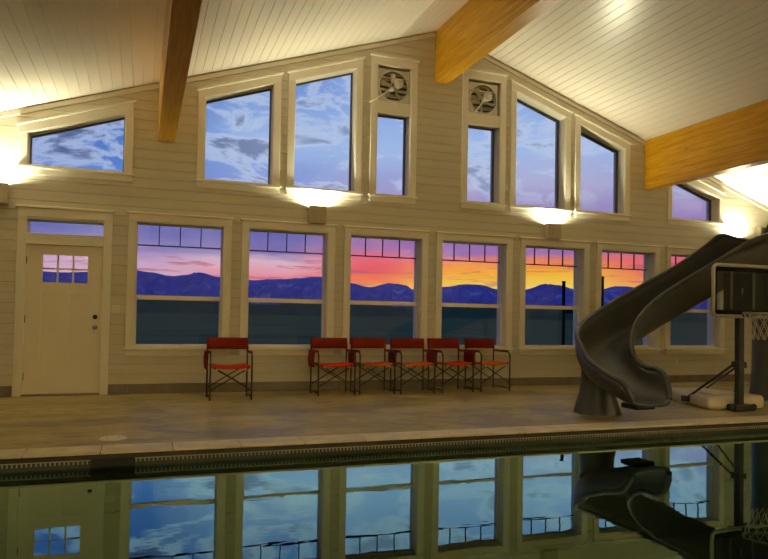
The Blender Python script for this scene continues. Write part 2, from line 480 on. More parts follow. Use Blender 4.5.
for side in (-1, 1):
    for i in range(nrow):
        o = obj('ceiling_board', board_mesh, None, ceiling)
        s = 0.004 + i * CW
        if side > 0:
            o.rotation_euler = (0, ca, 0)
            o.location = (XC + s * math.cos(ca), 0, PEAK - s * math.sin(ca) + 0.004)
        else:
            o.rotation_euler = (0, -ca, 0)
            e = s + CW - 0.004
            o.location = (XC - e * math.cos(ca), 0, PEAK - e * math.sin(ca) + 0.004)

# roof beams, laminated
def beam(xc, w, ztop_l, ztop_r, zbot, label):
    root = empty('roof_beam', (xc, YW, zbot))
    tag(root, label, 'beam', 'laminated roof beams', 'structure')
    n = 8; hgt = max(ztop_l, ztop_r) - zbot; lh = hgt / n
    for i in range(n):
        a, b = zbot + i * lh + 0.0, zbot + (i + 1) * lh
        pts = [(xc - w / 2, a), (xc + w / 2, a), (xc + w / 2, b), (xc - w / 2, b)]
        if i == n - 1 and abs(ztop_l - ztop_r) > 1e-3:
            pts = [(xc - w / 2, a), (xc + w / 2, a), (xc + w / 2, ztop_r), (xc - w / 2, ztop_l)]
        loc = [(x - xc, q - zbot) for x, q in pts]
        obj('lamination', MB().prism_xz(loc, YB - YW + 0.01, 0.0), 'beam_wood', root, 0.006)
beam(0.27, 0.23, roof(0.155), roof(0.385), 3.60, 'deep laminated wood beam between the door and the left windows')
beam(XC, 0.23, PEAK - 0.02, PEAK - 0.02, 5.02, 'orange laminated ridge beam between the two wall fans')
beam(8.85, 0.23, roof(8.735), roof(8.965), 3.60, 'orange laminated wood beam above the water slide')

# thin frieze strip along the gable under the boards
for s, n in ((-1, 1), (1, 2)):
    xe = XL if s < 0 else XR
    pts = [(xe, roof(xe) - 0.075), (XC, PEAK - 0.075), (XC, PEAK - 0.004), (xe, roof(xe) - 0.004)]
    if s > 0: pts = [(XC, PEAK - 0.075), (xe, roof(xe) - 0.075), (xe, roof(xe) - 0.004), (XC, PEAK - 0.004)]
    tag(obj('trim_%d' % n, MB().prism_xz(pts, YW - 0.018, YW), 'trim_paint'), 'painted strip along the %s slope of the gable wall' % ('left' if s < 0 else 'right'), 'trim', kind='structure')

# ------------------------------------------------------------------ windows
YG = YW + 0.20
def quadmb(a0, a1, b0, b1, y0, y1):
    """x a0..a1, z from b0 to b1 where b may be (left,right)"""
    l0, r0_ = b0 if isinstance(b0, tuple) else (b0, b0)
    l1, r1_ = b1 if isinstance(b1, tuple) else (b1, b1)
    return MB().prism_xz([(a0, l0), (a1, r0_), (a1, r1_), (a0, l1)], y0, y1)
def window(n, x0, x1, z0, top, label, kind):
    root = empty('window_%d' % n, ((x0 + x1) / 2, YW, z0))
    tag(root, label, 'window', kind='structure')
    off = Vector(root.location)
    P = lambda nm, m, mat, bev=0.0, par=None: place(nm, m, mat, bev, par or root)
    def place(nm, m, mat, bev, par):
        m.v = [(a - off.x, b - off.y, c - off.z) for a, b, c in m.v]
        return obj(nm, m, mat, par, bev)
    tl, tr = top(x0), top(x1)
    cw = 0.105
    yc = YW - 0.022
    s = (tr - tl) / (x1 - x0)
    # casing
    P('side_casing', quadmb(x0 - cw, x0, z0 - 0.02, (tl - s * cw, tl), yc, YW + 0.02), 'trim_paint', 0.003)
    P('side_casing', quadmb(x1, x1 + cw, z0 - 0.02, (tr, tr + s * cw), yc, YW + 0.02), 'trim_paint', 0.003)
    hh = 0.10 if kind == 'low' else 0.12
    P('head_casing', quadmb(x0 - cw, x1 + cw, (tl - s * cw, tr + s * cw), (tl - s * cw + hh, tr + s * cw + hh), yc - 0.004, YW + 0.02), 'trim_paint', 0.003)
    P('head_cap', quadmb(x0 - cw - 0.025, x1 + cw + 0.025, (tl - s * (cw + .025) + hh, tr + s * (cw + .025) + hh), (tl - s * (cw + .025) + hh + 0.03, tr + s * (cw + .025) + hh + 0.03), yc - 0.03, YW + 0.02), 'trim_paint', 0.006)
    P('sill', quadmb(x0 - cw - 0.02, x1 + cw + 0.02, z0 - 0.045, z0 - 0.012, yc - 0.035, YW + 0.03), 'trim_paint', 0.006)
    P('apron', quadmb(x0 - cw, x1 + cw, z0 - 0.125, z0 - 0.045, yc, YW + 0.02), 'trim_paint', 0.003)
    # jamb lining
    j = 0.010
    P('jamb', quadmb(x0, x0 + j, z0, (tl, tl + s * j), YW - 0.01, YW + 0.30), 'trim_paint')
    P('jamb', quadmb(x1 - j, x1, z0, (tr - s * j, tr), YW - 0.01, YW + 0.30), 'trim_paint')
    P('head_jamb', quadmb(x0 + j, x1 - j, (tl - j, tr - j), (tl, tr), YW - 0.01, YW + 0.30), 'trim_paint')
    P('sill_jamb', quadmb(x0 + j, x1 - j, z0 - 0.012, z0 + j, YW - 0.01, YW + 0.30), 'trim_paint')
    a, b = x0 + j, x1 - j
    if kind == 'low':
        st = 0.014; mid = 1.36; y0, y1 = YG - 0.025, YG + 0.025
        up_ = quadmb(a, a + st, mid, tl - j, y0, y1)
        for q in (quadmb(b - st, b, mid, tl - j, y0, y1), quadmb(a + st, b - st, tl - j - st, tl - j, y0, y1), quadmb(a, b, mid - 0.005, mid + 0.035, y0, y1)):
            up_.add(q.v, q.f)
        us = P('upper_sash', up_, 'sash_vinyl')
        lo_ = quadmb(a, a + st + 0.012, z0 + j, mid, y0 - 0.05, y1 - 0.05)
        for q in (quadmb(b - st - 0.012, b, z0 + j, mid, y0 - 0.05, y1 - 0.05), quadmb(a, b, z0 + j, z0 + j + 0.022, y0 - 0.05, y1 - 0.05), quadmb(a, b, mid - 0.03, mid + 0.02, y0 - 0.05, y1 - 0.05)):
            lo_.add(q.v, q.f)
        ls = P('lower_sash', lo_, 'sash_vinyl')
        P('pane', quadmb(a + st, b - st, mid + 0.03, tl - j - st, YG - 0.003, YG + 0.003), 'window_glass', 0, us)
        P('pane', quadmb(a + st + .012, b - st - .012, z0 + j + 0.022, mid - 0.03, YG - 0.053, YG - 0.047), 'window_glass', 0, ls)
        gb = 2.115
        for q in range(1, 4):
            xx = a + st + (b - a - 2 * st) * q / 4
            P('muntin', quadmb(xx - 0.007, xx + 0.007, gb, tl - j - st, YG - 0.012, YG + 0.012), 'grille_bar', 0, us)
        P('muntin', quadmb(a + st, b - st, gb - 0.009, gb + 0.009, YG - 0.012, YG + 0.012), 'grille_bar', 0, us)
        P('sash_lock', MB().box((a + b) / 2 - 0.03, (a + b) / 2 + 0.03, y0 - 0.05, y0 - 0.02, mid + 0.02, mid + 0.035), 'sash_vinyl', 0.003, ls)
    else:
        zt0, zt1 = tl - j + s * j, tr - j - s * j
        if kind == 'fan':
            zt0 = zt1 = 4.42
            P('fan_rail', quadmb(a, b, 4.42, 4.52, YW + 0.0, YW + 0.28), 'trim_paint', 0.003)
            P('fan_rail', quadmb(a - 0.02, b + 0.02, 4.40, 4.60, YW - 0.012, YW + 0.02), 'trim_paint', 0.003)
        st = 0.016
        P('sash_rail', quadmb(a, b, z0 + j, z0 + j + st, YG - 0.025, YG + 0.025), 'sash_dark')
        P('sash_rail', quadmb(a, b, (zt0 - st, zt1 - st), (zt0, zt1), YG - 0.025, YG + 0.025), 'sash_dark')
        P('sash_stile', quadmb(a, a + st, z0 + j + st, (zt0 - st, zt0 - st + s * st), YG - 0.025, YG + 0.025), 'sash_dark')
        P('sash_stile', quadmb(b - st, b, z0 + j + st, (zt1 - st - s * st, zt1 - st), YG - 0.025, YG + 0.025), 'sash_dark')
        P('pane', quadmb(a + st, b - st, z0 + j + st, (zt0 - st + s * st, zt1 - st - s * st), YG - 0.003, YG + 0.003), 'window_glass')
    return root
lowlab = ['double hung window nearest the door', 'double hung window behind the lone chair, second from the door', 'double hung window above the left end of the chair row',
          'double hung window above the right end of the chair row', 'double hung window between the chair row and the slide', 'double hung window behind the slide bend', 'rightmost double hung window, behind the upper slide trough']
for i, c in enumerate(LOWC):
    window(i + 1, c - 0.61, c + 0.61, 0.66, lambda x: 2.43, lowlab[i], 'low')
uplab = ['low slope-topped window above the door', 'slope-topped upper window right of the left beam', 'tall slope-topped upper window left of the first fan', 'narrow upper window under the left wall fan',
         'narrow upper window under the right wall fan', 'tall slope-topped upper window right of the second fan', 'slope-topped upper window left of the right beam', 'small slope-topped window half hidden by the right beam']
for i, (a, b) in enumerate(UPP):
    window(8 + i, a, b, 3.10, OPEN[8 + i][3], uplab[i], 'fan' if i in FANS else 'up')

# ------------------------------------------------------------------ door with transom
door = empty('door_1', (-1.0025, YW, 0))
tag(door, 'cream exterior door with six small panes and a transom light', 'door', kind='structure')
def dpart(nm, m, mat, bev=0.0, par=None):
    m.v = [(a + 1.0025, b - YW, c) for a, b, c in m.v]
    return obj(nm, m, mat, par or door, bev)
yc = YW - 0.022
dpart('side_casing', quadmb(-1.59, -1.48, 0, 2.43, yc, YW + 0.02), 'trim_paint', 0.003)
dpart('side_casing', quadmb(-0.525, -0.415, 0, 2.43, yc, YW + 0.02), 'trim_paint', 0.003)
dpart('head_casing', quadmb(-1.59, -0.415, 2.40, 2.52, yc - 0.004, YW + 0.02), 'trim_paint', 0.003)
dpart('head_cap', quadmb(-1.62, -0.385, 2.52, 2.555, yc - 0.03, YW + 0.02), 'trim_paint', 0.006)
for a, b in ((-1.49, -1.475), (-0.53, -0.515)):
    dpart('jamb', quadmb(a, b, 0, 2.40, YW, YW + 0.30), 'trim_paint')
dpart('transom_bar', quadmb(-1.49, -0.515, 2.04, 2.19, yc + 0.012, YW + 0.30), 'trim_paint', 0.004)
dpart('transom_frame', quadmb(-1.49, -0.515, 2.375, 2.40, YW, YW + 0.30), 'trim_paint')
dpart('transom_pane', quadmb(-1.475, -0.53, 2.19, 2.375, YW + 0.10, YW + 0.106), 'window_glass')
dpart('threshold', MB().box(-1.49, -0.515, YW - 0.03, YW + 0.30, -0.002, 0.018), 'sash_dark', 0.004)
yd0, yd1 = YW + 0.035, YW + 0.08
L, Rr = -1.475, -0.53
slab = MB()
lites = [(-1.285, -0.705, 1.52, 1.915)]
cells = [(L, Rr, 0.02, 0.27), (L, -1.285, 0.27, 2.035), (-0.705, Rr, 0.27, 2.035), (-1.285, -0.705, 1.385, 1.52), (-1.285, -0.705, 1.915, 2.035), (-1.045, -0.945, 0.27, 1.385)]
for x0, x1, z0, z1 in cells: slab.box(x0, x1, yd0, yd1, z0, z1)
sl = dpart('door_slab', slab, 'door_paint')
for a, b in ((-1.285, -1.045), (-0.945, -0.705)):
    dpart('panel', MB().box(a, b, yd0 + 0.028, yd1 - 0.006, 0.27, 1.385), 'door_paint', 0, sl)
pw = (-0.705 + 1.285) / 3
for i in range(3):
    for jx in range(2):
        x0 = -1.285 + i * pw; z0 = 1.52 + jx * 0.1975
        dpart('pane', MB().box(x0 + 0.011, x0 + pw - 0.011, yd0 + 0.02, yd0 + 0.026, z0 + 0.011, z0 + 0.1865), 'window_glass', 0, sl)
mun = MB()
for i in range(4):
    xx = -1.285 + i * pw; mun.box(xx - 0.011, xx + 0.011, yd0 - 0.004, yd1 - 0.01, 1.51, 1.925)
for jx in range(3):
    zz = 1.52 + jx * 0.1975; mun.box(-1.285, -0.705, yd0 - 0.003, yd1 - 0.011, zz - 0.011, zz + 0.011)
dpart('muntin_grid', mun, 'door_paint', 0, sl)
knob = MB().lathe([(0.001, -0.07), (0.018, -0.068), (0.027, -0.055), (0.027, -0.045), (0.014, -0.034), (0.011, -0.014), (0.032, -0.012), (0.034, 0.0)], 16, (-0.605, yd0, 0.93), 'Y')
dpart('door_knob', knob, 'brushed_nickel', 0, sl)
dpart('deadbolt', MB().lathe([(0.001, -0.03), (0.012, -0.03), (0.014, -0.016), (0.03, -0.014), (0.032, 0)], 16, (-0.605, yd0, 1.07), 'Y'), 'hinge_metal', 0, sl)
for zz in (0.26, 1.03, 1.82):
    dpart('hinge', MB().tube([(-1.475, yd0 - 0.006, zz - 0.05), (-1.475, yd0 - 0.006, zz + 0.05)], 0.009), 'hinge_metal', 0, sl)

# ------------------------------------------------------------------ floor, baseboard, pool
fl = MB()
fl.box(XL, XR, POOL_Y1 + 0.30, YW + 0.02, -0.3, 0)
fl.box(XL, XR, YB, POOL_Y0 - 0.30, -0.3, 0)
fl.box(XL, POOL_X0 - 0.3, POOL_Y0 - 0.3, POOL_Y1 + 0.3, -0.3, 0)
fl.box(POOL_X1 + 0.3, XR, POOL_Y0 - 0.3, POOL_Y1 + 0.3, -0.3, 0)
floor = tag(obj('floor', fl, 'deck_concrete'), 'damp brown concrete pool deck with dark water tracks', 'floor', kind='structure')

bb = tag(obj('baseboard_front', MB().box(XL, -1.59, YW - 0.006, YW + 0.02, 0, 0.135).box(-0.415, XR, YW - 0.006, YW + 0.02, 0, 0.135), 'groove_dark'), 'row of dark stone tiles along the foot of the gable wall', 'baseboard', kind='structure')
tl_mesh = {}
x = XL + 0.01
while x < XR - 0.05:
    w = 0.605
    x1 = min(x + w, XR)
    for sx0, sx1 in ((x, min(x1, -1.59)), (max(x, -0.415), x1)):
        if sx1 - sx0 > 0.03:
            obj('base_tile', MB().box(sx0 + 0.002, sx1 - 0.002, YW - 0.018, YW - 0.006, 0.002, 0.138), 'base_tile', bb, 0.003)
    x += w

pb = MB()
zb = -1.25
pb.box(POOL_X0 - 0.25, POOL_X1 + 0.25, POOL_Y0 - 0.25, POOL_Y1 + 0.25, zb - 0.2, zb)
pb.box(POOL_X0 - 0.25, POOL_X1 + 0.25, POOL_Y1 + 0.02, POOL_Y1 + 0.28, zb, -0.055)
pb.box(POOL_X0 - 0.25, POOL_X1 + 0.25, POOL_Y0 - 0.28, POOL_Y0 - 0.02, zb, -0.055)
pb.box(POOL_X0 - 0.28, POOL_X0 - 0.02, POOL_Y0 - 0.02, POOL_Y1 + 0.02, zb, -0.055)
pb.box(POOL_X1 + 0.02, POOL_X1 + 0.28, POOL_Y0 - 0.02, POOL_Y1 + 0.02, zb, -0.055)
pool = tag(obj('pool_basin', pb, 'pool_plaster'), 'dark green swimming pool basin sunk into the concrete deck', 'pool', kind='structure')
# coping stones
x = POOL_X0 - 0.3
LC = 0.571; x = -0.29 - LC * 5
while x < POOL_X1 + 0.3:
    a, b = max(x, POOL_X0 - 0.3), min(x + LC, POOL_X1 + 0.3)
    if b - a > 0.05:
        obj('coping_stone', MB().box(a + 0.003, b - 0.003, POOL_Y1, POOL_Y1 + 0.30, -0.018, 0.004), 'coping_stone', pool, 0.006, 2)
        obj('coping_stone', MB().box(a + 0.003, b - 0.003, POOL_Y0 - 0.30, POOL_Y0, -0.018, 0.004), 'coping_stone', pool, 0.006, 2)
    x += LC
y = POOL_Y0
while y < POOL_Y1 - 0.05:
    b = min(y + LC, POOL_Y1)
    for xa in (POOL_X0 - 0.3, POOL_X1):
        obj('coping_stone', MB().box(xa, xa + 0.3, y + 0.003, b - 0.003, -0.018, 0.004), 'coping_stone', pool, 0.006, 2)
    y += LC
obj('coping_shade_strip', MB().box(POOL_X0, POOL_X1, POOL_Y1 + 0.008, POOL_Y1 + 0.28, -0.055, -0.018), 'coping_shade', pool)  # dark strips standing for the shaded front face of the coping
obj('coping_shade_strip', MB().box(POOL_X0, POOL_X1, POOL_Y0 - 0.28, POOL_Y0 - 0.008, -0.055, -0.018), 'coping_shade', pool)
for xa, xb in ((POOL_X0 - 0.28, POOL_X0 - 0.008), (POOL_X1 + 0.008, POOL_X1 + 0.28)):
    obj('coping_shade_strip', MB().box(xa, xb, POOL_Y0 - 0.28, POOL_Y1 + 0.28, -0.056, -0.0185), 'coping_shade', pool)
# slotted gutter strip under the coping, with the skimmer mouth
SK0, SK1 = -0.36, -0.02
gut = MB(); x = POOL_X0
while x < POOL_X1:
    if not (SK0 - 0.02 < x < SK1): gut.box(x, x + 0.009, POOL_Y1 + 0.002, POOL_Y1 + 0.02, -0.092, -0.062)
    x += 0.034
g = obj('gutter_teeth', gut, 'gutter_white', pool); g['kind'] = 'stuff'
for a, b in ((POOL_X0, SK0), (SK1, POOL_X1)):
    obj('gutter_rail', MB().box(a, b, POOL_Y1 + 0.004, POOL_Y1 + 0.02, -0.066, -0.060), 'gutter_white', pool)
obj('waterline_band', MB().box(POOL_X0, POOL_X1, POOL_Y1 + 0.014, POOL_Y1 + 0.022, -0.5, -0.056), 'pool_band', pool)
obj('skimmer_mouth', MB().box(SK0, SK1, POOL_Y1 + 0.006, POOL_Y1 + 0.02, -0.2, -0.056), 'gutter_dark', pool, 0.003)
for xx in (-1.45, -0.55):
    obj('lane_stripe', MB().box(xx, xx + 0.11, POOL_Y0, POOL_Y1, zb, zb + 0.006), 'lane_tile', pool)
wt = tag(obj('pool_water', MB().add([(POOL_X0 - 0.02, POOL_Y0 - 0.02, WATER), (POOL_X1 + 0.02, POOL_Y0 - 0.02, WATER), (POOL_X1 + 0.02, POOL_Y1 + 0.015, WATER), (POOL_X0 - 0.02, POOL_Y1 + 0.015, WATER)], [(0, 1, 2, 3)]), 'pool_water'),
         'still dark green pool water mirroring the windows', 'water', kind='stuff')

# ------------------------------------------------------------------ wall lamps
LAMPX = [-1.83, 2.49, 6.71, 10.93]
lamplab = ['up-lighting wall lamp at the left picture edge above the door', 'lit wall lamp above the second window from the door', 'lit wall lamp above the window left of the slide', 'lit wall lamp shining behind the top of the slide']
def lamp(x, y, rz, label, watts=LAMP_W):
    root = empty('wall_lamp', (x, y, 2.56), rz)
    tag(root, label, 'wall lamp', 'up-lighting wall lamps')
    w, d, h = 0.13, 0.14, 0.26
    obj('back_plate', MB().box(-w, w, -0.015, 0, 0.0, h - 0.02), 'lamp_housing', root, 0.002)
    obj('front_panel', MB().prism_xz([(-w, 0.0), (w, 0.0), (w, h), (-w, h)], -d, -d + 0.012), 'lamp_housing', root, 0.003)
    for s in (-1, 1):
        obj('side_panel', MB().box(s * w - (0.012 if s > 0 else 0), s * w + (0.012 if s < 0 else 0), -d + 0.012, -0.015, 0.0, h), 'lamp_housing', root)
    obj('bottom_panel', MB().box(-w, w, -d, 0, -0.012, 0.0), 'lamp_housing', root, 0.002)
    obj('bulb', MB().tube([(-0.10, -0.075, 0.20), (0.10, -0.075, 0.20)], 0.022, 10), 'lamp_bulb', root)
    la = bpy.data.lights.new('lamp_light', 'AREA'); la.shape = 'RECTANGLE'; la.size = 0.22; la.size_y = 0.10
    la.energy = watts; la.color = LAMP_COL
    lo = bpy.data.objects.new('lamp_light', la); C.objects.link(lo); lo.parent = root
    lo.location = (0, -0.075, 0.245); lo.rotation_euler = (PI, 0, 0)
for x, lb in zip(LAMPX, lamplab): lamp(x, YW, 0, lb)
for i, x in enumerate(LAMPX): lamp(x, YB, PI, 'added fill lamp on the gable wall behind the viewer, %s' % ['at its far left', 'left of its middle', 'right of its middle', 'at its far right'][i], BACK_FILL_W)  # unseen lamps added as fill, far stronger than the front ones
for i, y in enumerate((-3.2, -0.4)):  # more unseen fill lamps, added on the side walls
    lamp(XL, y, PI / 2, 'added fill lamp on the left side wall behind the viewer, %s' % ['farther back', 'nearer the pool'][i], BACK_FILL_W)
    lamp(XR, y, -PI / 2, 'added fill lamp on the right side wall behind the viewer, %s' % ['farther back', 'nearer the pool'][i], BACK_FILL_W)

# ------------------------------------------------------------------ wall fans
def fan(x0, x1, label, ang, rod):
    cx, cz = (x0 + x1) / 2, 4.87
    root = empty('wall_fan', (cx, YW, 4.60)); tag(root, label, 'fan', 'exhaust fans high on the gable')
    h = 0.27; dz = cz - 4.60
    obj('back_panel', MB().box(-h, h, 0.16, 0.17, dz - h, dz + h), 'fan_dark', root)
    for s in range(6):
        zz = dz - h + 0.05 + s * 0.09
        m = MB().add([(-h, 0.10, zz - 0.03), (h, 0.10, zz - 0.03), (h, 0.15, zz + 0.045), (-h, 0.15, zz + 0.045), (-h, 0.106, zz - 0.034), (h, 0.106, zz - 0.034), (h, 0.156, zz + 0.041), (-h, 0.156, zz + 0.041)],
                     [(0, 1, 2, 3), (7, 6, 5, 4), (0, 4, 5, 1), (1, 5, 6, 2), (2, 6, 7, 3), (3, 7, 4, 0)])
        obj('louver', m, 'fan_metal', root)
    # front plate: square with round orifice
    n = 32; vs, fs = [], []
    for k in range(n):
        a = 2 * PI * k / n; ca_, sa = math.cos(a), math.sin(a)
        q = h / max(abs(ca_), abs(sa))
        vs += [(ca_ * q, 0.03, dz + sa * q), (ca_ * 0.25, 0.03, dz + sa * 0.25), (ca_ * 0.245, 0.075, dz + sa * 0.245)]
    for k in range(n):
        j = (k + 1) % n
        fs += [(3 * k, 3 * j, 3 * j + 1, 3 * k + 1), (3 * k + 1, 3 * j + 1, 3 * j + 2, 3 * k + 2)]
    obj('orifice_plate', MB().add(vs, fs), 'fan_metal', root)
    obj('orifice_ring', MB().tube([(0.25 * math.cos(2 * PI * k / 28), 0.028, dz + 0.25 * math.sin(2 * PI * k / 28)) for k in range(28)], 0.010, 6, True), 'fan_white', root)
    for s in range(5):
        a = ang + 2 * PI * s / 5
        pts = []
        for r, wd in ((0.05, 0.35), (0.14, 0.42), (0.225, 0.36)):
            for sg in (-1, 1):
                b = a + sg * wd * 0.5 * (0.1 / r + 0.35)
                pts.append((r * math.cos(b), 0.075 + sg * 0.022, dz + r * math.sin(b)))
        obj('blade', MB().add(pts, [(0, 1, 3, 2), (2, 3, 5, 4)], True), 'fan_metal', root)
    hub = (0.05, 0.0, dz + 0.03)
    obj('motor', MB().lathe([(0.001, -0.06), (0.055, -0.055), (0.07, -0.035), (0.07, 0.045), (0.05, 0.06), (0.001, 0.06)], 18, hub, 'Y'), 'fan_metal', root)
    obj('motor_rim', MB().tube([(hub[0] + 0.07 * math.cos(2 * PI * k / 18), -0.045, hub[2] + 0.07 * math.sin(2 * PI * k / 18)) for k in range(18)], 0.009, 6, True), 'fan_white', root)
    for s in (-0.5, 0.5):
        obj('motor_strut', MB().tube([(-h + 0.01, 0.02, dz + s * 0.2 + 0.03), (h - 0.01, 0.02, dz + s * 0.2 + 0.03)], 0.008, 6), 'fan_white', root)
    (ax, az), (bx_, bz) = rod
    obj('lever_rod', MB().tube([(ax, -0.05, az), ((ax + bx_) / 2, -0.065, (az + bz) / 2), (bx_, -0.05, bz)], 0.010, 6), 'fan_white', root)
    obj('lever_bracket', MB().box(ax - 0.03, ax + 0.03, -0.06, 0.025, az - 0.025, az + 0.025), 'fan_white', root, 0.005)
    obj('chain', MB().tube([(0.03, 0.0, dz - 0.23), (0.03, -0.03, dz - 0.27), (0.03, -0.028, dz - 0.36)], 0.004, 5), 'fan_white', root)
fan(3.45, 4.03, 'left exhaust fan with a long white lever rod, above a narrow window', 0.3, ((-0.06, 0.20), (-0.43, -0.06)))
fan(5.06, 5.68, 'right exhaust fan with a short white lever rod, beside the ridge beam', 0.9, ((-0.02, 0.24), (-0.20, 0.0)))

# ------------------------------------------------------------------ director chairs
def chair_meshes():
    w, dep, r = 0.272, 0.235, 0.0115
    M = {}
    def side(s):
        x = s * w
        pts = [(x, -dep, 0.0), (x, -dep, 0.55), (x, -dep + 0.012, 0.59), (x, -dep + 0.04, 0.613), (x, -dep + 0.08, 0.62), (x, dep - 0.02, 0.62)]
        return MB().tube(pts, r, 8)
    for s, nm in ((-1, 'l'), (1, 'r')):
        M['arm_' + nm] = side(s)
        M['post_' + nm] = MB().tube([(s * w, dep - 0.02, 0.0), (s * w, dep - 0.02, 0.62), (s * w, dep + 0.02, 0.81)], r, 8)
        M['runner_' + nm] = MB().tube([(s * w, -dep, 0.045), (s * w, dep - 0.02, 0.045)], r * 0.9, 6)
        M['pad_' + nm] = MB().box(s * w - 0.02, s * w + 0.02, -dep + 0.06, dep - 0.04, 0.628, 0.642)
        M['seat_bar_' + nm] = MB().tube([(s * (w - 0.03), -dep + 0.01, 0.435), (s * (w - 0.03), dep - 0.03, 0.435)], r, 6)
    for i, yy in enumerate((-dep + 0.005, dep - 0.03)):
        for s in (-1, 1):
            M['cross_%d%d' % (i, s)] = MB().tube([(s * w, yy + 0.008 * s, 0.13), (-s * (w - 0.03), yy + 0.008 * s, 0.435)], 0.009, 6)
    def sheet(fn, nu, nv, th):
        m = MB(); vs = []
        for lay in (0, 1):
            for i in range(nu + 1):
                for j in range(nv + 1):
                    vs.append(fn(i / nu, j / nv, th * lay))
        N = (nu + 1) * (nv + 1); fs = []
        idx = lambda l, i, j: l * N + i * (nv + 1) + j
        for i in range(nu):
            for j in range(nv):
                fs.append((idx(0, i, j), idx(0, i, j + 1), idx(0, i + 1, j + 1), idx(0, i + 1, j)))
                fs.append((idx(1, i, j), idx(1, i + 1, j), idx(1, i + 1, j + 1), idx(1, i, j + 1)))
        for i in range(nu):
            fs.append((idx(0, i, 0), idx(0, i + 1, 0), idx(1, i + 1, 0), idx(1, i, 0)))
            fs.append((idx(0, i, nv), idx(1, i, nv), idx(1, i + 1, nv), idx(0, i + 1, nv)))
        for j in range(nv):
            fs.append((idx(0, 0, j), idx(1, 0, j), idx(1, 0, j + 1), idx(0, 0, j + 1)))
            fs.append((idx(0, nu, j), idx(0, nu, j + 1), idx(1, nu, j + 1), idx(1, nu, j)))
        return m.add(vs, fs, True)
    M['seat'] = sheet(lambda u, v, t: (-w + 0.02 + u * 2 * (w - 0.02), -dep + 0.005 + v * (2 * dep - 0.03), 0.452 - 0.022 * math.sin(PI * u) + t - 0.02), 10, 5, 0.026)
    M['back'] = sheet(lambda u, v, t: (-w - 0.012 + u * 2 * (w + 0.012), dep - 0.012 + 0.03 * v + 0.035 * math.sin(PI * u) - t, 0.655 + 0.16 * v), 10, 4, 0.026)
    M['pouch'] = sheet(lambda u, v, t: (-w - 0.015 - t - 0.012 * math.sin(PI * v), -0.10 + 0.29 * u, 0.40 + 0.235 * v), 6, 4, 0.03)
    return M
CM = chair_meshes()
CMATS = {'arm': 'chair_frame', 'post': 'chair_frame', 'runner': 'chair_frame', 'pad': 'chair_back_fabric', 'seat_bar': 'chair_frame', 'cross': 'chair_frame'}
cap_mesh = MB().lathe([(0.001, -0.018), (0.014, -0.016), (0.018, 0.0), (0.014, 0.014), (0.001, 0.016)], 10, (0, 0, 0), 'Y').mesh('joint_cap', 'chair_cap')
NAMES = {'arm': 'arm_frame', 'post': 'back_post', 'runner': 'floor_runner', 'pad': 'armrest', 'seat_bar': 'seat_bar', 'cross': 'cross_brace'}
DONE = {}
for k_, m in CM.items():
    base = next((b for b in sorted(NAMES, key=len, reverse=True) if k_.startswith(b + '_')), None)
    if base: DONE[k_] = (NAMES[base], m.mesh(NAMES[base], CMATS[base]))
DONE['back'] = ('backrest', CM['back'].mesh('backrest', 'chair_back_fabric'))
DONE['pouch'] = ('side_pouch', CM['pouch'].mesh('side_pouch', 'chair_back_fabric'))
SEAT = {c: CM['seat'].mesh('seat', c) for c in ('chair_seat_fabric', 'chair_orange_fabric')}
def chair(x, y, rz, label, seat):
    root = empty('director_chair', (x, y, 0), math.radians(rz))
    tag(root, label, 'chair', 'folding director chairs along the window wall')
    for k_, (nm, me) in DONE.items(): obj(nm, me, None, root)
    obj('seat', SEAT[seat], None, root)
    for sx in (-0.19, 0.19):
        o = obj('joint_cap', cap_mesh, None, root); o.location = (sx, -0.245, 0.405)
chair(1.14, 9.32, 0, 'red folding director chair standing alone between the first two windows', 'chair_seat_fabric')
chair(2.655, 9.53, 0, 'leftmost red director chair of the row of five', 'chair_seat_fabric')
chair(3.29, 9.58, 0, 'second director chair of the row, with an orange seat', 'chair_orange_fabric')
chair(3.925, 9.55, 0, 'middle director chair of the row of five, orange seat', 'chair_orange_fabric')
chair(4.585, 9.58, 5, 'fourth director chair of the row, red seat, right of the middle one', 'chair_seat_fabric')
chair(5.245, 9.60, 6, 'rightmost director chair of the row, its right arm frame bare', 'chair_orange_fabric')

# ------------------------------------------------------------------ water slide
slide = empty('water_slide', (5.45, 7.0, 0))
tag(slide, 'charcoal grey curved water slide descending to the pool edge', 'slide')
SO = Vector(slide.location)
# spine: x, y, floor z, left-wall height, right-wall height (left/right looking downhill), half width
SP = [(9.70, 7.66, 2.04, .50, .40, .29), (9.20, 7.66, 2.03, .50, .40, .29), (8.82, 7.66, 1.99, .52, .47, .29), (8.40, 7.66, 1.86, .52, .64, .29), (8.15, 7.66, 1.75, .52, .60, .29), (7.60, 7.64, 1.50, .50, .52, .29),
      (6.95, 7.60, 1.21, .48, .50, .29), (6.45, 7.54, 1.00, .45, .47, .29), (6.02, 7.42, .82, .38, .44, .29), (5.67, 7.22, .66, .28, .42, .30),
      (5.44, 6.94, .53, .24, .39, .31), (5.35, 6.66, .41, .25, .29, .31), (5.335, 6.44, .34, .27, .24, .30), (5.335, 6.26, .29, .31, .235, .295), (5.33, 6.12, .262, .25, .225, .285), (5.33, 6.04, .25, .15, .15, .26), (5.33, 5.99, .245, .05, .04, .22)]
path = smooth_path(SP, 6)
NP = 9
def profile(hw, hl, hr, th):
    """U cross-section, across = left(+) .. right(-): list of (across, height)"""
    pts = []
    for i in range(NP + 1):      # left rim down to floor centre
        a = i / NP * PI / 2
        pts.append((hw * math.cos(a) ** 0.55 if i < NP else 0.0, hl * (1 - math.sin(a) ** 0.75)))
    for i in range(NP - 1, -1, -1):
        a = i / NP * PI / 2
        pts.append((-hw * math.cos(a) ** 0.55, hr * (1 - math.sin(a) ** 0.75)))
    return pts
rings_in, rings_out, rimL, rimR, floorc = [], [], [], [], []
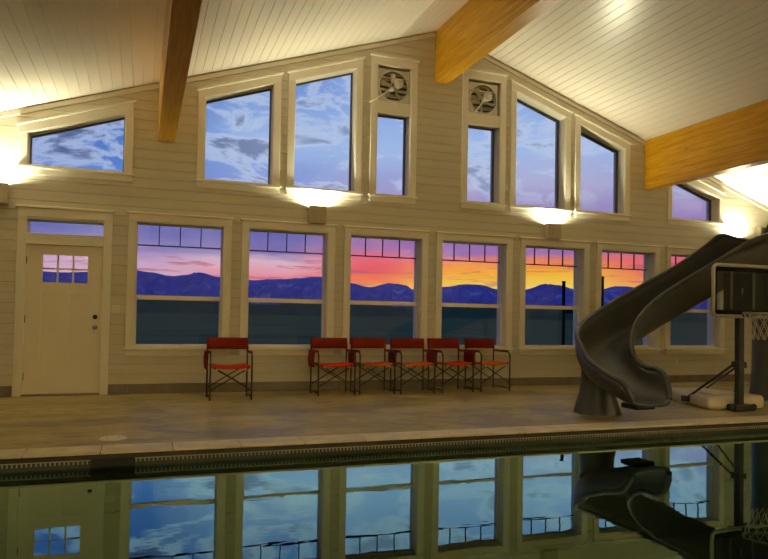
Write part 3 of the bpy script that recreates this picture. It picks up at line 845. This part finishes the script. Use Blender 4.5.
TH = 0.045
for i, p in enumerate(path):
    q0, q1 = path[max(i - 1, 0)], path[min(i + 1, len(path) - 1)]
    h = Vector((q1[0] - q0[0], q1[1] - q0[1], 0)).normalized()
    lf = Vector((-h.y, h.x, 0))
    base = Vector((p[0], p[1], p[2]))
    inn = [base + lf * a + Vector((0, 0, b)) for a, b in profile(p[5], p[3], p[4], 0)]
    ou = [base + lf * a + Vector((0, 0, b - TH)) for a, b in profile(p[5] + TH, p[3] + TH * 0.6, p[4] + TH * 0.6, 0)]
    rings_in.append(inn); rings_out.append(ou)
    rimL.append((inn[0] + ou[0]) / 2); rimR.append((inn[-1] + ou[-1]) / 2)
m = MB(); K = 2 * NP + 1; nr = len(path)
vs = [v - SO for r in rings_in for v in r] + [v - SO for r in rings_out for v in r]
N1 = nr * K; fs = []
for i in range(nr - 1):
    for j in range(K - 1):
        fs.append((i * K + j, i * K + j + 1, (i + 1) * K + j + 1, (i + 1) * K + j))
        fs.append((N1 + i * K + j, N1 + (i + 1) * K + j, N1 + (i + 1) * K + j + 1, N1 + i * K + j + 1))
    for j in (0, K - 1):
        fs.append((i * K + j, (i + 1) * K + j, N1 + (i + 1) * K + j, N1 + i * K + j))
for i in (0, nr - 1):
    for j in range(K - 1):
        fs.append((i * K + j, i * K + j + 1, N1 + i * K + j + 1, N1 + i * K + j))
trough = obj('trough', m.add(vs, fs, True), 'slide_plastic', slide)
rl = obj('rim', MB().tube([v - SO for v in rimL], 0.034, 10), 'slide_plastic', slide)
rr_ = obj('rim', MB().tube([v - SO for v in rimR], 0.034, 10), 'slide_plastic', slide)
# pedestals
def pedestal(x, y, ztop, rb, rt, sx=1.0):
    prof = [(rb * 1.02, 0.0), (rb, 0.03), (rb * 0.92, 0.10), (rb * 0.84, 0.2 * ztop + 0.06), (rt * 0.98, ztop * 0.62), (rt * 1.08, ztop * 0.85), (rt * 1.2, ztop)]
    return MB().lathe(prof, 28, (x - SO.x, y - SO.y, 0))
pd = MB().lathe([(0.290, 0.0), (0.285, 0.03), (0.262, 0.10), (0.225, 0.22), (0.205, 0.34), (0.20, 0.45), (0.21, 0.50)], 28, (5.37 - SO.x, 6.98 - SO.y, 0))
pd.v = [(a, b, c * (0.50 + 0.46 * (b + SO.y - 6.98)) / 0.50) for a, b, c in pd.v]     # top follows the sloping trough
obj('pedestal', pd, 'slide_plastic', slide)
obj('pedestal', pedestal(9.06, 7.64, 1.99, 0.32, 0.27), 'slide_plastic', slide)
obj('lip_flange', MB().box(5.16 - SO.x, 5.43 - SO.x, 6.04 - SO.y, 6.30 - SO.y, 0.165, 0.222), 'slide_foot', slide, 0.012)
# ladder at the top end
for s in (-1, 1):
    yy = 7.66 + s * 0.28
    obj('ladder_rail', MB().tube([(10.45 - SO.x, yy - SO.y, 0.0), (9.85 - SO.x, yy - SO.y, 2.05), (9.72 - SO.x, yy - SO.y, 2.75), (9.45 - SO.x, yy - SO.y, 2.85), (9.25 - SO.x, yy - SO.y, 2.55)], 0.024, 8), 'slide_plastic', slide)
for i in range(7):
    zz = 0.28 + i * 0.27; xx = 10.45 - 0.6 * zz / 2.05
    obj('ladder_step', MB().box(xx - 0.07 - SO.x, xx + 0.07 - SO.x, 7.38 - SO.y, 7.94 - SO.y, zz - 0.018, zz + 0.018), 'slide_plastic', slide, 0.006)

# ------------------------------------------------------------------ basketball hoop
hoop = empty('basketball_hoop', (7.42, 6.74, 0))
tag(hoop, 'portable poolside basketball hoop with clear backboard and black pole', 'basketball hoop')
HO = Vector(hoop.location)
def hp(nm, m, mat, bev=0.0, par=None, seg=1):
    m.v = [(a - HO.x, b - HO.y, c - HO.z) for a, b, c in m.v]
    return obj(nm, m, mat, par or hoop, bev, seg)
tank = hp('water_tank', MB().prism_xy([(7.02, 6.86), (7.2, 6.80), (7.95, 6.82), (8.10, 6.95), (8.10, 7.45), (7.98, 7.98), (7.55, 8.08), (7.30, 7.95)], 0.0, 0.16), 'hoop_tank', 0.045, None, 3)
hp('tank_rib', MB().prism_xy([(7.30, 7.05), (7.85, 7.05), (7.80, 7.75), (7.48, 7.75)], 0.15, 0.185), 'hoop_tank', 0.015, tank)
hp('tank_rib', MB().tube([(7.15, 7.05, 0.15), (7.42, 7.85, 0.15)], 0.028, 8), 'hoop_tank', 0, tank)
hp('tank_cap', MB().lathe([(0.05, 0.0), (0.05, 0.03), (0.001, 0.034)], 14, (7.95, 7.25, 0.158)), 'hoop_black', 0, tank)
hp('pole_foot', MB().box(7.26, 7.58, 6.62, 6.80, 0.0, 0.085), 'hoop_black', 0.015)
for s in (-1, 1):
    hp('wheel', MB().lathe([(0.001, -0.02), (0.04, -0.02), (0.045, 0), (0.04, 0.02), (0.001, 0.02)], 14, (7.42 + s * 0.19, 6.68, 0.046), 'Y'), 'hoop_black')
hp('pole', MB().box(7.375, 7.465, 6.69, 6.78, 0.06, 1.34), 'hoop_black', 0.012)
hp('pole_clamp', MB().box(7.345, 7.475, 6.66, 6.80, 0.56, 0.64), 'hoop_black', 0.008)
hp('brace', MB().tube([(7.36, 6.76, 0.61), (7.13, 7.34, 0.10)], 0.017, 8), 'hoop_black')
hp('brace', MB().tube([(7.48, 6.76, 0.61), (7.90, 7.82, 0.13)], 0.013, 8), 'hoop_black')
hp('brace_foot', MB().box(7.08, 7.18, 7.28, 7.40, 0.05, 0.13), 'hoop_black', 0.008)
BX0, BX1, BZ0, BZ1, BY = 6.81, 7.93, 1.215, 1.91, 6.60
bcx = (BX0 + BX1) / 2
# rounded frame
def rrect(x0, x1, z0, z1, r, y, n=5):
    pts = []
    for cx_, cz_, a0 in ((x1 - r, z1 - r, 0), (x0 + r, z1 - r, 90), (x0 + r, z0 + r, 180), (x1 - r, z0 + r, 270)):
        for i in range(n + 1):
            a = math.radians(a0 + 90 * i / n); pts.append((cx_ + r * math.cos(a), y, cz_ + r * math.sin(a)))
    return pts
board = hp('backboard', MB().box(BX0 + 0.02, BX1 - 0.02, BY + 0.004, BY + 0.012, BZ0 + 0.02, BZ1 - 0.02), 'acrylic')
hp('board_frame', MB().tube(rrect(BX0 + 0.02, BX1 - 0.02, BZ0 + 0.02, BZ1 - 0.02, 0.06, BY), 0.023, 8, True), 'hoop_frame', 0, board)
bd = 0.06
for q in ((BX0 + .04, BX1 - .04, BZ1 - .04 - bd, BZ1 - .04), (BX0 + .04, BX1 - .04, BZ0 + .04, BZ0 + .04 + bd), (BX0 + .04, BX0 + .04 + bd * .7, BZ0 + .09, BZ1 - .09), (BX1 - .04 - bd * .7, BX1 - .04, BZ0 + .09, BZ1 - .09)):
    hp('border_strip', MB().box(q[0], q[1], BY, BY + 0.004, q[2], q[3]), 'hoop_border', 0, board)
hp('mount_plate', MB().box(7.06, 7.80, BY + 0.052, BY + 0.062, 1.26, 1.80), 'hoop_black', 0.004)
hp('board_bracket', MB().box(bcx - 0.28, bcx + 0.28, BY + 0.015, BY + 0.05, 1.27, 1.34), 'hoop_black', 0.006)
for xx in (bcx - 0.22, bcx + 0.16):
    hp('back_strut', MB().box(xx, xx + 0.025, BY + 0.015, BY + 0.04, 1.30, 1.84), 'brushed_nickel', 0.003)
hp('lift_arm', MB().tube([(7.42, 6.74, 1.28), (7.36, 6.635, 1.60)], 0.014, 6), 'brushed_nickel')
hp('lift_spring', MB().tube([(7.40, 6.72, 1.40), (7.45, 6.66, 1.70)], 0.018, 8), 'hoop_black')
hp('pole_head', MB().box(7.38, 7.62, 6.645, 6.78, 1.24, 1.36), 'hoop_black', 0.01)
hp('rim_mount', MB().box(bcx - 0.07, bcx + 0.07, BY - 0.05, BY, 1.225, 1.30), 'hoop_black', 0.006)
RC = (bcx, BY - 0.05 - 0.23, 1.275)
rim = hp('rim', MB().tube([(RC[0] + 0.23 * math.cos(2 * PI * k / 32), RC[1] + 0.23 * math.sin(2 * PI * k / 32), RC[2]) for k in range(32)], 0.012, 8, True), 'hoop_rim')
net = MB()
for k_ in range(12):
    for s in (-1, 1):
        pts = []
        for i in range(7):
            t = i / 6; a = 2 * PI * (k_ + s * t * 1.5) / 12; r = 0.228 - 0.10 * t ** 0.8
            pts.append((RC[0] + r * math.cos(a), RC[1] + r * math.sin(a), RC[2] - 0.012 - 0.32 * t))
        net.tube(pts, 0.004, 4)
hp('net', net, 'net_cord')

# ------------------------------------------------------------------ small fixtures
sw = empty('light_switch', (-0.345, YW, 1.13)); tag(sw, 'white switch plate on the boards right of the door knob', 'switch')
obj('plate', MB().box(-0.058, 0.058, -0.008, 0, 0, 0.115), 'plate_plastic', sw, 0.004)
for sx in (-0.025, 0.025): obj('toggle', MB().box(sx - 0.009, sx + 0.009, -0.016, -0.006, 0.038, 0.076), 'plate_plastic', sw, 0.002)
ot = empty('wall_outlet', (9.53, YW, 0.33)); tag(ot, 'small outlet plate low on the wall under the rightmost window', 'outlet')
obj('plate', MB().box(-0.036, 0.036, -0.007, 0, 0, 0.115), 'plate_plastic', ot, 0.004)
for zz in (0.032, 0.083): obj('socket', MB().lathe([(0.001, -0.010), (0.014, -0.010), (0.016, -0.006)], 12, (0, 0, zz), 'Y'), 'plate_plastic', ot)
sp = empty('wall_speaker', (11.60, YW, 2.80)); tag(sp, 'brown box on the wall right of the rightmost wall lamp', 'speaker')
obj('cabinet', MB().box(-0.12, 0.14, -0.14, -0.02, 0, 0.25), 'speaker_brown', sp, 0.008)
obj('grille', MB().box(-0.10, 0.12, -0.146, -0.139, 0.02, 0.23), 'speaker_brown', sp, 0.003)
obj('bracket', MB().box(-0.03, 0.05, -0.025, 0, 0.09, 0.16), 'hoop_black', sp)
lid = empty('skimmer_lid', (-0.215, 6.58, 0.0)); tag(lid, 'round white skimmer lid set in the deck near the pool edge', 'lid')
obj('disc', MB().lathe([(0.001, 0.012), (0.075, 0.012), (0.085, 0.008), (0.115, 0.009), (0.122, 0.0)], 28), 'lid_plastic', lid)
for sx in (-0.05, 0.05): obj('finger_hole', MB().lathe([(0.012, 0.0125), (0.001, 0.0126)], 12, (sx, 0, 0)), 'gutter_dark', lid)

# ------------------------------------------------------------------ outdoors
gr = tag(obj('ground', MB().add([(-4000, YW + 0.31, -0.45), (7000, YW + 0.31, -0.45), (7000, 5200, -0.45), (-4000, 5200, -0.45)], [(0, 1, 2, 3)]), 'dusk_grass'), 'dark dusk meadow stretching away outside the windows', 'ground', kind='structure')
RIDGE = [(-60, 2.6), (-40, 3.2), (-25, 2.7), (-12, 3.3), (-6, 2.9), (-0.6, 3.31), (0.5, 3.19), (2.1, 2.93), (3.3, 3.05), (4.4, 3.33), (5.9, 2.97), (8.5, 2.80), (11.0, 2.95), (14.3, 3.20), (16.9, 2.75), (18.6, 2.44), (20.3, 2.81), (21.6, 2.67), (22.3, 2.25), (24.7, 2.54), (27.1, 2.83), (28.0, 2.76), (29.4, 2.43), (31.6, 2.37), (33.3, 2.89), (34.5, 2.81), (35.6, 2.49), (37.7, 2.50), (39.2, 2.75), (41.1, 2.59), (42.9, 2.83), (47, 2.5), (52, 3.0), (60, 2.6), (75, 3.1)]
def ridge_el(a):
    for (a0, e0), (a1, e1) in zip(RIDGE, RIDGE[1:]):
        if a0 <= a <= a1:
            t = (a - a0) / (a1 - a0); t = t * t * (3 - 2 * t); return e0 + (e1 - e0) * t
    return 2.6
def rng(name, r0, r1, fn, mat, label, rough, steps=9):
    rnd = random.Random(3); vs, fs = [], []; n = 340
    cols = []
    for i in range(n + 1):
        a = -60 + 135 * i / n
        cols.append((a, fn(a) + rough * (rnd.random() - 0.5)))
    for i, (a, e) in enumerate(cols):
        for j in range(steps + 2):
            t = min(j / steps, 1.0)
            r = r0 + (r1 - r0) * t + (700 if j > steps else 0)
            H = CAM_H + r1 * math.tan(math.radians(e))
            w = t ** 1.15
            spur = 0.16 * math.sin(a * 2.1 + j * 0.8) * math.sin(PI * t) + 0.10 * math.sin(a * 5.3 - j) * math.sin(PI * t) + 0.10 * (rnd.random() - 0.5) * math.sin(PI * t)
            z = -2 + (H + 2) * (w + spur)
            if j > steps: z = -2 + (H + 2) * 0.5
            vs.append((r * math.sin(math.radians(a)), r * math.cos(math.radians(a)), z))
    st = steps + 2
    for i in range(n):
        for j in range(st - 1):
            fs.append((i * st + j, (i + 1) * st + j, (i + 1) * st + j + 1, i * st + j + 1))
    return tag(obj(name, MB().add(vs, fs, True), mat), label, 'mountains', kind='structure')
rng('mountain_range', 2600, 4600, ridge_el, 'mountain_haze_blue', 'blue mountain range along the horizon outside the windows', 0.05)
rng('foothill_range', 900, 1500, lambda a: 0.95 + 0.12 * math.sin(a * 0.5) + 0.06 * math.sin(a * 1.7), 'foothill', 'dark wooded foothills below the blue mountains', 0.05, 5)
for (x, y, zt, lb, cr) in ((9.74, 14.0, 2.07, 'dark outdoor post seen through the window left of the slide', True), (10.88, 14.0, 2.23, 'dark outdoor post seen through the window behind the slide bend', False)):
    p = empty('garden_post', (x, y, -0.45)); tag(p, lb, 'post', 'posts outside the windows')
    obj('shaft', MB().box(-0.032, 0.032, -0.032, 0.032, 0, zt + 0.45), 'post_wood', p, 0.006)
    obj('cap', MB().box(-0.04, 0.04, -0.04, 0.04, zt + 0.44, zt + 0.47), 'post_wood', p, 0.006)
    if cr: obj('rail', MB().box(0.05, 0.75, -0.02, 0.02, 1.75, 1.86), 'post_wood', p)
